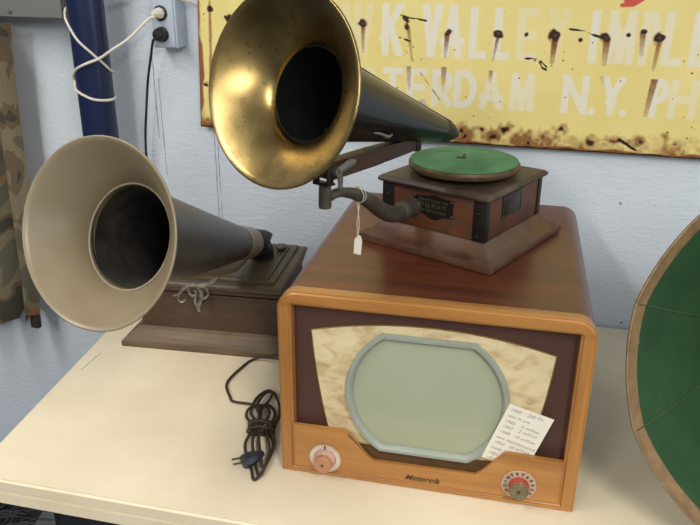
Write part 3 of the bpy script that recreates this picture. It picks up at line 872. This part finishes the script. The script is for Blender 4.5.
# ------------------------------------------------------------------ tin sign
SU0, SU1, SZ0, SZ1 = -.9463, .26, .4025, .86
sg = empty('tin_sign', wp(SU0, .02, SZ0), WY)
tag(sg, 'rusty yellow tin sign with faded white lettering on the blue wall', 'sign')
def strokes(ch):
    S = {'K': [((0, 0), (0, 1)), ((0, .40), (1, 1)), ((.35, .58), (1, 0))], 'V': [((0, 1), (.5, 0)), ((.5, 0), (1, 1))],
         'A': [((0, 0), (.5, 1)), ((.5, 1), (1, 0)), ((.22, .28), (.78, .28))], 'L': [((0, 0), (0, 1)), ((0, 0), (1, 0))],
         'E': [((0, 0), (0, 1)), ((0, 0), (1, 0)), ((0, 1), (1, 1)), ((0, .5), (.85, .5))], 'Y': [((0, 1), (.5, .45)), ((1, 1), (.5, .45)), ((.5, .45), (.5, 0))],
         'I': [((.5, 0), (.5, 1))], 'M': [((0, 0), (.08, 1)), ((.08, 1), (.5, .12)), ((.5, .12), (.92, 1)), ((.92, 1), (1, 0))],
         'P': [((0, 0), (0, 1))], 'S': [], 'T': [((.5, 0), (.5, 1)), ((0, 1), (1, 1))], 'R': [((0, 0), (0, 1)), ((.45, .45), (1, 0))],
         'D': [((0, 0), (0, 1))], 'N': [((0, 0), (0, 1)), ((0, 1), (1, 0)), ((1, 0), (1, 1))], 'H': [((0, 0), (0, 1)), ((1, 0), (1, 1)), ((0, .5), (1, .5))],
         'W': [((0, 1), (.25, 0)), ((.25, 0), (.5, .9)), ((.5, .9), (.75, 0)), ((.75, 0), (1, 1))], 'O': [], '.': [((.5, 0), (.5, 0))]}[ch]
    def arc(cx, cy, rx, ry, a0, a1, n=10): 
        P = [(cx + rx * cos(a0 + (a1 - a0) * k / n), cy + ry * sin(a0 + (a1 - a0) * k / n)) for k in range(n + 1)]
        return list(zip(P[:-1], P[1:]))
    S = list(S)
    if ch in 'PR': S += arc(.35, .73, .65, .27, pi / 2, -pi / 2) + [((0, 1), (.35, 1)), ((0, .46), (.35, .46))]
    if ch == 'D': S += arc(.35, .5, .65, .5, pi / 2, -pi / 2) + [((0, 1), (.35, 1)), ((0, 0), (.35, 0))]
    if ch == 'O': S += arc(.5, .5, .5, .5, 0, 2 * pi, 16)
    if ch == 'S': S += arc(.5, .74, .5, .26, .2, pi * 1.5) + arc(.5, .24, .5, .24, pi / 2, -pi * .95)
    return S
row1 = [('K', -.5141, -.4691), ('V', -.4289, -.3872), ('A', -.3857, -.3437), ('L', -.3299, -.2934), ('L', -.2804, -.2470), ('E', -.2342, -.1928), ('Y', -.1750, -.1322), ('I', -.096, -.072), ('M', -.0614, -.0055), ('P', .0031, .0369), ('L', .0447, .0836), ('E', .0955, .1328), ('M', .145, .20), ('W', -.600, -.532), ('A', -.662, -.615), ('H', -.715, -.673), ('O', -.765, -.727), ('M', -.835, -.777)]
row2 = [('S', -.5605, -.5225), ('T', -.5091, -.4658), ('E', -.4563, -.4130), ('R', -.4021, -.3580), ('D', -.3551, -.3068), ('A', -.3003, -.2528), ('M', -.2392, -.1875), ('N', -.1330, -.0820), ('.', -.075, -.068), ('Y', -.0583, -.0142), ('.', -.014, -.008), ('P', .0375, .0710), ('H', .0733, .1247), ('O', .137, .18), ('N', .193, .24), ('M', -.628, -.578), ('A', -.690, -.642)]
def bake_sign():
    step = .0016
    us = np.arange(SU0, SU1 + step / 2, step); zs = np.arange(SZ0, SZ1 + step / 2, step)
    nx, nz = len(us), len(zs)
    U, Z = np.meshgrid(us, zs)
    white = np.zeros_like(U); rust = np.zeros_like(U); dark = np.zeros_like(U); red = np.ones_like(U)
    rng = np.random.default_rng(3)
    def seg(p, q, U=U, Z=Z):
        px, pz = p; dx, dz = q[0] - px, q[1] - pz; L = dx * dx + dz * dz
        t = np.clip(((U - px) * dx + (Z - pz) * dz) / (L if L > 0 else 1), 0, 1)
        return np.hypot(U - px - t * dx, Z - pz - t * dz)
    def segq(p, q, U, Z):
        px, pz = p; dx, dz = q[0] - px, q[1] - pz; L = math.hypot(dx, dz) or 1e-6
        al = ((U - px) * dx + (Z - pz) * dz) / L; pe = np.abs((U - px) * -dz + (Z - pz) * dx) / L
        return pe, np.maximum(-al, al - L)
    def smooth(d, r, f): return np.clip((r - d) / f + .5, 0, 1)
    def vn(sc, seed):
        r_ = np.random.default_rng(seed); g_ = r_.random((64, 64))
        x = ((U - SU0) / sc); z = ((Z - SZ0) / sc); xi = np.floor(x).astype(int); zi = np.floor(z).astype(int); fx = x - xi; fz = z - zi
        fx = fx * fx * (3 - 2 * fx); fz = fz * fz * (3 - 2 * fz); G = lambda a, b: g_[b % 64, a % 64]
        return (G(xi, zi) * (1 - fx) + G(xi + 1, zi) * fx) * (1 - fz) + (G(xi, zi + 1) * (1 - fx) + G(xi + 1, zi + 1) * fx) * fz
    n1, n2, n3 = vn(.03, 1), vn(.009, 2), vn(.09, 5)
    fade = {(-.2342, 'E'): .45, (-.1750, 'Y'): .25, (-.600, 'W'): .35, (-.5605, 'S'): .45, (.0031, 'P'): .6, (-.0614, 'M'): .7, (.0447, 'L'): .7, (-.2392, 'M'): .75, (.0733, 'H'): .6, (-.3003, 'A'): .8}
    for row, z0, z1, th in ((row1, .5825, .6835, .0078), (row2, .4800, .5575, .0068)):
        for ch, a, b in row:
            sel = (U > a - .01) & (U < b + .01) & (Z > z0 - .01) & (Z < z1 + .01)
            if not sel.any(): continue
            zz1 = z1 + (.004 if row is row1 and a < -.35 else 0)
            for p, q in strokes(ch):
                m_ = lambda s: (a + th + s[0] * (b - a - 2 * th), z0 + th * .9 + s[1] * (zz1 - z0 - 1.8 * th))
                if ch in 'SO.' or (ch in 'PRD' and p[0] > .36): d = seg(m_(p), m_(q), U[sel], Z[sel])
                else:
                    pe, al = segq(m_(p), m_(q), U[sel], Z[sel]); ext = th * 2.2 if ch in 'KVAMNYW' and p[0] != q[0] else th
                    d = np.maximum(pe, al - ext + th); d = np.maximum(d, np.maximum(z0 - Z[sel], Z[sel] - zz1) + th)
                f = fade.get((a, ch), .92)
                white[sel] = np.maximum(white[sel], smooth(d, th, .0022) * f)
    white *= np.clip(.80 + n1 * .4, 0, 1)
    nails = [(-.5546, .6447, 1), (-.4608, .6439, 1), (-.4666, .6591, .8), (-.3749, .6324, 1), (-.2709, .6329, 1), (-.1585, .6325, 1.4), (-.0616, .6305, 1.3), (.0053, .645, .6), (.0364, .6336, 1.4), (-.8676, .651, 1), (-.929, .4999, .7), (-.9167, .6688, .9), (-.020, .6400, .4), (-.11, .626, .4), (-.215, .634, .4)]
    for u, z, s in nails:
        d = np.hypot(U - u, Z - z) + (n2 - .5) * .010
        dark = np.maximum(dark, smooth(d, .0065 * s, .005)); rust = np.maximum(rust, smooth(d, .0085 * s, .006) * .8)
    st = [((-.5552, .640), (-.5547, .5872), .0048, .9), ((-.458, .64), (-.4475, .5746), .0045, .8), ((-.3755, .630), (-.3778, .5834), .0055, .9), ((-.2715, .630), (-.2785, .5791), .0038, .9), ((-.1590, .630), (-.1599, .5817), .0068, 1.), ((-.0600, .630), (-.059, .5818), .0075, 1.), ((.0055, .644), (.008, .6017), .0060, .8), ((.0382, .632), (.0344, .5739), .0050, .9), ((-.4534, .5599), (-.4516, .5115), .0052, .7), ((-.3786, .5608), (-.3781, .5109), .0060, .7), ((-.2805, .5588), (-.2812, .5350), .0050, .8), ((-.0595, .5562), (-.0505, .5309), .0048, .45), ((.0400, .5546), (.0330, .4851), .0068, .9), ((-.160, .5817), (-.161, .49), .006, .18), ((-.867, .65), (-.869, .60), .005, .5)]
    for p, q, r, s in st:
        d = seg(p, q); t = np.clip((Z - q[1]) / (p[1] - q[1]), 0, 1)
        # a streak is cut square at its top and fades downwards
        e = smooth(d, r * (.7 + .3 * t), .002) * np.where(Z > p[1] + .002, 0, 1) * (.5 + .5 * t)
        rust = np.maximum(rust, e * s * (.85 + .3 * n1))
    cr = [(-.4655, .5945), (-.452, .585), (-.4424, .5704), (-.4248, .5444), (-.405, .520), (-.3836, .4936)]
    for p, q in zip(cr[:-1], cr[1:]): dark = np.maximum(dark, smooth(seg(p, q) + (n2 - .5) * .002, .0011, .0014) * .6)
    for cr in ([(-.475, .665), (-.455, .660), (-.42, .655)], [(-.475, .62), (-.452, .612)], [(-.132, .6467), (-.103, .6437), (-.088, .637), (-.0668, .6312)], [(-.1879, .5846), (-.178, .570), (-.170, .566)], [(-.183, .583), (-.170, .572)], [(-.215, .587), (-.19, .5865)]):
        for p, q in zip(cr[:-1], cr[1:]): dark = np.maximum(dark, smooth(seg(p, q) + (n2 - .5) * .003, .0015, .002) * .9)
    # rusty lower edge, more of it towards the bottom
    hb = Z - SZ0
    e = np.clip(1.0 - hb / .055, 0, 1) * (.25 + .9 * n1) * (.4 + n3)
    rust = np.maximum(rust, np.clip(e * (.5 + 1.0 * n2), 0, .9))
    rust = np.maximum(rust, smooth(hb + (n1 - .5) * .008, .007, .006))
    dark = np.maximum(dark, smooth(hb + (n2 - .5) * .004, .003, .003))
    blobs = [(-.45, .425, .014), (-.405, .425, .007), (-.335, .430, .008), (-.27, .420, .012), (-.24, .440, .007), (-.155, .425, .010), (-.065, .422, .006), (-.02, .425, .006), (.03, .430, .009), (.085, .412, .012), (.10, .43, .006), (-.43, .470, .010), (-.13, .445, .005), (.076, .440, .006), (-.33, .415, .016), (-.20, .412, .018), (-.29, .435, .006)]
    for u, z, r in blobs:
        d = np.hypot((U - u) * .8, Z - z) + (n2 - .5) * .018 + (n1 - .5) * .010
        rust = np.maximum(rust, smooth(d, r * 1.5, .020) * .85); dark = np.maximum(dark, smooth(d, r * .22, .006) * .7)
    for p, q in (((-.01, .432), (.025, .412)), ((-.47, .46), (-.44, .475)), ((-.44, .462), (-.42, .448))): dark = np.maximum(dark, smooth(seg(p, q) + (n2 - .5) * .004, .002, .003))
    # scattered specks
    for k in range(90):
        u, z, r = rng.uniform(SU0, SU1), rng.uniform(SZ0, .70), rng.uniform(.0008, .0022)
        sel = (abs(U - u) < .01) & (abs(Z - z) < .01)
        dark[sel] = np.maximum(dark[sel], smooth(np.hypot(U[sel] - u, Z[sel] - z), r, .0015) * .8)
    # left edge rust
    hl = U - SU0; m_ = np.abs(hl - .030)
    rust = np.maximum(rust, smooth(hl + (n1 - .5) * .012, .008, .006) * .9)
    rust = np.maximum(rust, smooth(m_ + (n1 - .5) * .006, .003, .004) * .75)
    d = np.where(hl < .034, np.clip(.9 - hb / .03, 0, 1), 0) + np.where(hl < .034, np.clip(n1 * 1.8 - 1.05, 0, .7), 0); rust = np.maximum(rust, d)
    # foot of a red painted mark whose rest lies above the frame
    for p, q, r in (((-.040, .6935), (-.020, .695), .004), ((-.020, .697), (-.006, .706), .006), ((-.030, .703), (-.008, .712), .008), ((-.02, .712), (.01, .74), .012), ((.01, .74), (.02, .79), .016)):
        red = np.minimum(red, 1 - smooth(seg(p, q), r, .002))
    # mesh with a slight ripple of the tin
    Y = -.0010 - .0012 * np.sin(U * 9) * np.clip((.5 - Z) * 6 + .4, 0, 1) - .0008 * n3
    co = np.stack([U - SU0 + .047 * (Z - SZ0) * np.clip(1 - (U - SU0) / .3, 0, 1), Y, Z - SZ0], -1).reshape(-1, 3)
    back = co.copy(); back[:, 1] += .0016
    idx = np.arange(nx * nz).reshape(nz, nx)
    f = np.stack([idx[:-1, :-1], idx[:-1, 1:], idx[1:, 1:], idx[1:, :-1]], -1).reshape(-1, 4)
    N = nx * nz
    # rim: connect to a shifted copy of the border ring
    ring = np.concatenate([idx[0, :], idx[1:, -1], idx[-1, -2::-1], idx[-2:0:-1, 0]])
    bco = back[ring]; bi = N + np.arange(len(ring)); nb = np.roll(bi, -1); nr = np.roll(ring, -1)
    rimf = np.stack([ring, bi, nb, nr], -1)
    V = np.concatenate([co, bco]); F_ = np.concatenate([f, rimf])
    me = bpy.data.meshes.new('sheet'); me.vertices.add(len(V)); me.vertices.foreach_set('co', V.ravel())
    me.loops.add(F_.size); me.loops.foreach_set('vertex_index', F_.ravel().astype(np.int32))
    me.polygons.add(len(F_)); me.polygons.foreach_set('loop_start', np.arange(len(F_), dtype=np.int32) * 4)
    me.update(calc_edges=True)
    at = me.color_attributes.new('paint', 'FLOAT_COLOR', 'POINT')
    C4 = np.ones((len(V), 4), np.float32); C4[:N, 0] = white.ravel(); C4[:N, 1] = rust.ravel(); C4[:N, 2] = dark.ravel(); C4[:N, 3] = red.ravel()
    C4[N:, :3] = (0, 1, .6)
    at.data.foreach_set('color', C4.ravel())
    me.materials.append(M['sign'])
    for p in me.polygons: p.use_smooth = True
    o = bpy.data.objects.new('sheet', me); COL.objects.link(o); o.parent = sg
bake_sign()
for u in (-.5546, -.4608, -.3749, -.2709, -.1585, -.0616, .0364, -.8676):
    z = {-.5546: .6447, -.4608: .6439, -.3749: .6324, -.2709: .6329, -.1585: .6325, -.0616: .6305, .0364: .6336, -.8676: .651}[u]
    b_ = bmesh.new(); lathe(b_, [(.0018, 0), (.0018, .0042), (.003, .0036), (.0036, .0016), (.0037, 0)], (u - SU0, -.0005, z - SZ0), (0, -1, 0), 12)
    put('nail', b_, 'rustnail', sg)
bm = bmesh.new(); 
for x0, x1, z0, z1 in ((.0, 1.20, .004, .03), (0, 1.2, .40, .43)): box(bm, x0 + .01, x1 - .01, .0012, .0195, z0, z1)
put('batten', bm, 'windowwood', sg, False)

# ------------------------------------------------------------------ outlet, cords, pipe, shelf, curtain
ob = empty('outlet_box', wp(-1.008, 0, .58), WY)
tag(ob, 'pale blue painted surface outlet box with two receptacles on the wall', 'outlet')
put('box_body', bxm(-.026, .034, -.050, -.0005, .003, .150, .003), 'boxpaint', ob)
put('cover_plate', bxm(-.0215, .0295, -.0535, -.0502, .006, .146, .0012), 'boxpaint', ob)
for z in (.078, .033):
    b_ = bmesh.new(); lathe(b_, [(0, 0), (0, .0165), (.0022, .0165), (.003, .015), (.003, 0)], (-.001, -.0536, z), (0, -1, 0), 28); put('receptacle', b_, 'blackrubber', ob)
b_ = bmesh.new(); tube(b_, [(.012, -.012, .149), (.012, -.012, .40)], .009, 12, smooth=False); put('conduit', b_, 'boxpaint', ob)

def wcord(name, pts, r, mat, label, parts=()):
    root = empty(name, wp(*pts[0])); tag(root, label, 'cord')
    o0 = wp(*pts[0]); b_ = bmesh.new(); tube(b_, [wp(*p) - o0 for p in pts], r, 8, 8); put('flex', b_, mat, root)
    return root, o0
# blue pipe
PX, PY, PRr = -.478, .735, .0402
bm = bmesh.new(); lathe(bm, [(0, 0), (0, PRr), (2.3, PRr), (2.3, 0)], (0, 0, 0), (0, 0, 1), 40)
pipe = put('steel_pipe', bm, 'bluepaint', None); pipe.location = (PX, PY, FZ + .0005)
tag(pipe, 'navy blue painted steel pipe rising behind the left horn', 'pipe')
def wl(P): d = Vector(P) - W0; return (d.dot(WU), -d.dot(WN))
pu, po = wl((PX, PY, 0))
# black cord
broot, o0 = wcord('black_cord', [(-1.012, .068, .608), (-1.019, .074, .603), (-1.027, .068, .594), (-1.040, .058, .562), (-1.058, .048, .510), (-1.074, .040, .440), (-1.088, .034, .36), (-1.094, .028, .26), (-1.096, .022, .16), (-1.096, .018, .05)], .0030, 'blackrubber', 'black cord hanging from the lower receptacle down the wall')
b_ = bmesh.new(); lathe(b_, [(0, 0), (0, .0135), (.010, .0150), (.017, .0135), (.023, .008), (.024, 0)], wp(-1.009, .0568, .613) - o0, -WN, 20)
put('plug', b_, 'blackrubber', broot)
# white cords wound round the pipe
def hel(a, z, r=.0432): # angle about the pipe; 0 = toward camera, positive = right
    return (PX + r * sin(a), PY - r * cos(a), z)
def mk(name, P, r, label):
    o0 = Vector(P[0]); root = empty(name, o0); tag(root, label, 'cord'); b_ = bmesh.new(); tube(b_, [Vector(p) - o0 for p in P], r, 8, 7); put('flex', b_, 'whitecord', root); return root, o0
W1 = tuple(wp(-1.010, .078, .651))
r1_, o1_ = mk('white_cord', [W1, tuple(wp(-1.022, .086, .647)), (-.377, .690, .608), (-.416, .688, .584)] + [hel(.67, .565, .0500), hel(0.05, .554, .0490), hel(-.6, .541), hel(-1.2, .524), hel(-1.5, .511), hel(-1.25, .500), hel(-.75, .490), hel(.1, .476), hel(.8, .471), hel(1.4, .471), hel(2.2, .474), hel(2.9, .476)], .0030, 'white cord running from the upper receptacle and wrapping the blue pipe')
b_ = bmesh.new(); lathe(b_, [(0, 0), (0, .0125), (.012, .0115), (.018, .0085), (.026, .005), (.027, 0)], Vector(wp(-1.009, .0568, .658)) - o1_, (-WN - WU * .15), 8); put('plug', b_, 'whitecord', r1_)
r2_, o2_ = mk('white_cord', [hel(2.6, .526), hel(1.9, .528), hel(1.4, .534), hel(.9, .552), hel(.35, .576), hel(-.3, .604), hel(-1.0, .638), hel(-1.45, .655, .0460), hel(-1.8, .668, .0460), hel(-2.4, .676), hel(-3.2, .682), hel(-4.0, .686)] + [tuple(wp(-1.11, .035, .686)), tuple(wp(-1.06, .066, .712)), tuple(wp(-1.01, .074, .748)), tuple(wp(-.976, .062, .705)), tuple(wp(-.960, .045, .688)), tuple(wp(-.945, .018, .678)), tuple(wp(-.930, .008, .670)), tuple(wp(-.905, .0065, .660))], .0028, 'white cord looping high round the blue pipe and away behind the tin sign')
# grey metal box top left
sh = empty('metal_cabinet', wp(-1.36, .092, .644), WY)
tag(sh, 'grey metal wall cabinet with a bolt at the top left corner', 'cabinet')
put('housing', bxm(-.34, .128, .0, .09, .0, .40, .002), 'greymetal', sh)
b_ = bmesh.new(); lathe(b_, [(0, 0), (0, .0045), (.002, .0045), (.0045, .003), (.005, 0)], (-.005, 0, .0115), (0, -1, 0), 16); put('bolt', b_, 'nickel', sh)

# window and curtain
bm = bmesh.new(); ring_prism(bm, [(-2.1, -.05), (-1.50, -.05), (-1.50, .63), (-2.1, .63)], [(-2.04, .01), (-1.56, .01), (-1.56, .57), (-2.04, .57)], -.035, -.0005, .003)
o = put('window_1', bm, 'windowwood', None); o.location = W0; o.rotation_euler = (0, 0, WY); tag(o, kind='structure')
cu = empty('curtain', wp(-1.62, .085, -.16), WY)
tag(cu, 'camouflage cloth curtain hanging at the left edge of the wall', 'curtain')
bm = bmesh.new(); nu, nz = 90, 40; rows = []
for j in range(nz + 1):
    v = j / nz; z = v * .79; row = []
    for i in range(nu + 1):
        s_ = i / nu
        right = .196 + .050 * v + .006 * sin(v * 6)
        x = -.50 + (right + .50) * s_
        y = .030 * sin(s_ * 50 + .8 * sin(v * 3)) * (.6 + .4 * (1 - v)) + .008 * sin(s_ * 97 + v * 4)
        zz = z + (.012 * sin(s_ * 23) + .028 * (s_ > .965) * (1)) * (1 - v) ** 3 - (.0 if s_ < .9 else -.02 * (1 - v) ** 3)
        row.append(bm.verts.new((x, y, zz)))
    rows.append(row)
for a_, b2 in zip(rows[:-1], rows[1:]):
    for i in range(nu): bm.faces.new([a_[i], a_[i + 1], b2[i + 1], b2[i]])
bmesh.ops.solidify(bm, geom=bm.faces[:], thickness=.0025)
put('cloth_panel', bm, 'camo', cu)
bm = bmesh.new(); box(bm, .165, .190, -.012, .004, .006, .06, .003); xf(bm, Matrix.Rotation(.05, 4, 'Y'))
put('tie_strap', bm, 'leather', cu)

# under the table
bm = bmesh.new()
box(bm, -.235, .55, -.02, .45, .0, .64, .02)
o = put('covered_crate', bm, 'tabledark', None); o.location = (-.20, .10, FZ + .0005); tag(o, 'dark cloth covered bin under the front of the table', 'bin')
bm = bmesh.new(); random.seed(4)
for k in range(260):
    x0 = random.uniform(-.05, .03); y0 = random.uniform(-.03, .03); a = random.uniform(-.3, 1.1); L = random.uniform(.13, .19)
    P_ = [(x0 * .5, y0 * .5, 0), (x0 + L * .25 * sin(a), y0, L * .6), (x0 + L * .6 * sin(a), y0 - .01, L * .95), (x0 + L * 1.0 * sin(a), y0 - .02, L * 1.02)]
    tube(bm, P_, .0011, 4, 3)
br = empty('bristle_broom', (-.515, .06, FZ)); tag(br, 'dark grey bristles standing below the left front table edge', 'broom')
o = put('bristles', bm, 'bristle', br, loc=(0, 0, .49)); tag(o, kind='stuff')
put('broom_head', bxm(-.06, .04, -.03, .03, .455, .50, .008), 'legsteel', br)
bm = bmesh.new(); lathe(bm, [(.0005, 0), (.0005, .012), (.456, .012), (.456, 0)], (-.01, 0, 0), (0, 0, 1), 16); put('broom_handle', bm, 'legsteel', br)

# ------------------------------------------------------------------ lights
def area(name, loc, target, sx, sy, power, col):
    L = bpy.data.lights.new(name, 'AREA'); L.shape = 'RECTANGLE'; L.size = sx; L.size_y = sy; L.energy = power; L.color = col
    o = bpy.data.objects.new(name, L); COL.objects.link(o); o.location = loc
    o.rotation_euler = (Vector(target) - Vector(loc)).to_track_quat('-Z', 'Y').to_euler(); return o
area('ceiling_lamp', (-1.0, -.45, 1.7), (-1.0, -.45, 0), .22, 1.2, 22, (1, .95, .87))
area('ceiling_lamp', (.7, -1.9, 1.7), (.7, -1.5, 0), .22, 1.2, 36, (1, .95, .87))
area('ceiling_lamp', (-1.2, -2.5, 1.7), (-1.2, -1.9, 0), .22, 1.2, 36, (1, .95, .87))
area('window_daylight', (2.6, -1.6, .7), (.3, .2, .1), 1.0, 1.2, 16, (.86, .93, 1))
wd = bpy.data.worlds.new('World'); scene.world = wd; wd.use_nodes = True
nt = wd.node_tree; bg = nt.nodes['Background']; bg.inputs[1].default_value = 1.0
tc = nt.nodes.new('ShaderNodeTexCoord'); sx_ = nt.nodes.new('ShaderNodeSeparateXYZ'); nt.links.new(tc.outputs['Generated'], sx_.inputs[0])
mr = nt.nodes.new('ShaderNodeMapRange'); mr.inputs[1].default_value = -1; mr.inputs[2].default_value = 1; nt.links.new(sx_.outputs['Z'], mr.inputs[0])
rp = ramp(nt, [(.3, (.03, .03, .033)), (.52, (.20, .205, .22)), (.8, (.36, .37, .40))]); nt.links.new(mr.outputs[0], rp.inputs['Fac']); nt.links.new(rp.outputs['Color'], bg.inputs[0])

# ------------------------------------------------------------------ camera
pit, rol = .3904, .0071
fwd = Vector((0, cos(pit), -sin(pit))); up = Vector((0, sin(pit), cos(pit))); rt = Vector((1, 0, 0))
r2 = rt * cos(rol) + up * sin(rol); u2 = -rt * sin(rol) + up * cos(rol)
cam = bpy.data.cameras.new('Camera'); co = bpy.data.objects.new('Camera', cam); COL.objects.link(co)
mw = Matrix((r2, u2, -fwd)).transposed().to_4x4(); mw.translation = Vector((.1092, -1.0039, .7808)); co.matrix_world = mw
cam.sensor_width = 36; cam.sensor_fit = 'HORIZONTAL'; cam.lens = 748.6 / 700 * 36; cam.clip_start = .02
scene.camera = co
scene.view_settings.view_transform = 'Standard'; scene.view_settings.look = 'None'; scene.view_settings.gamma = 1
scene.view_settings.exposure = 0; scene.view_settings.use_curve_mapping = False
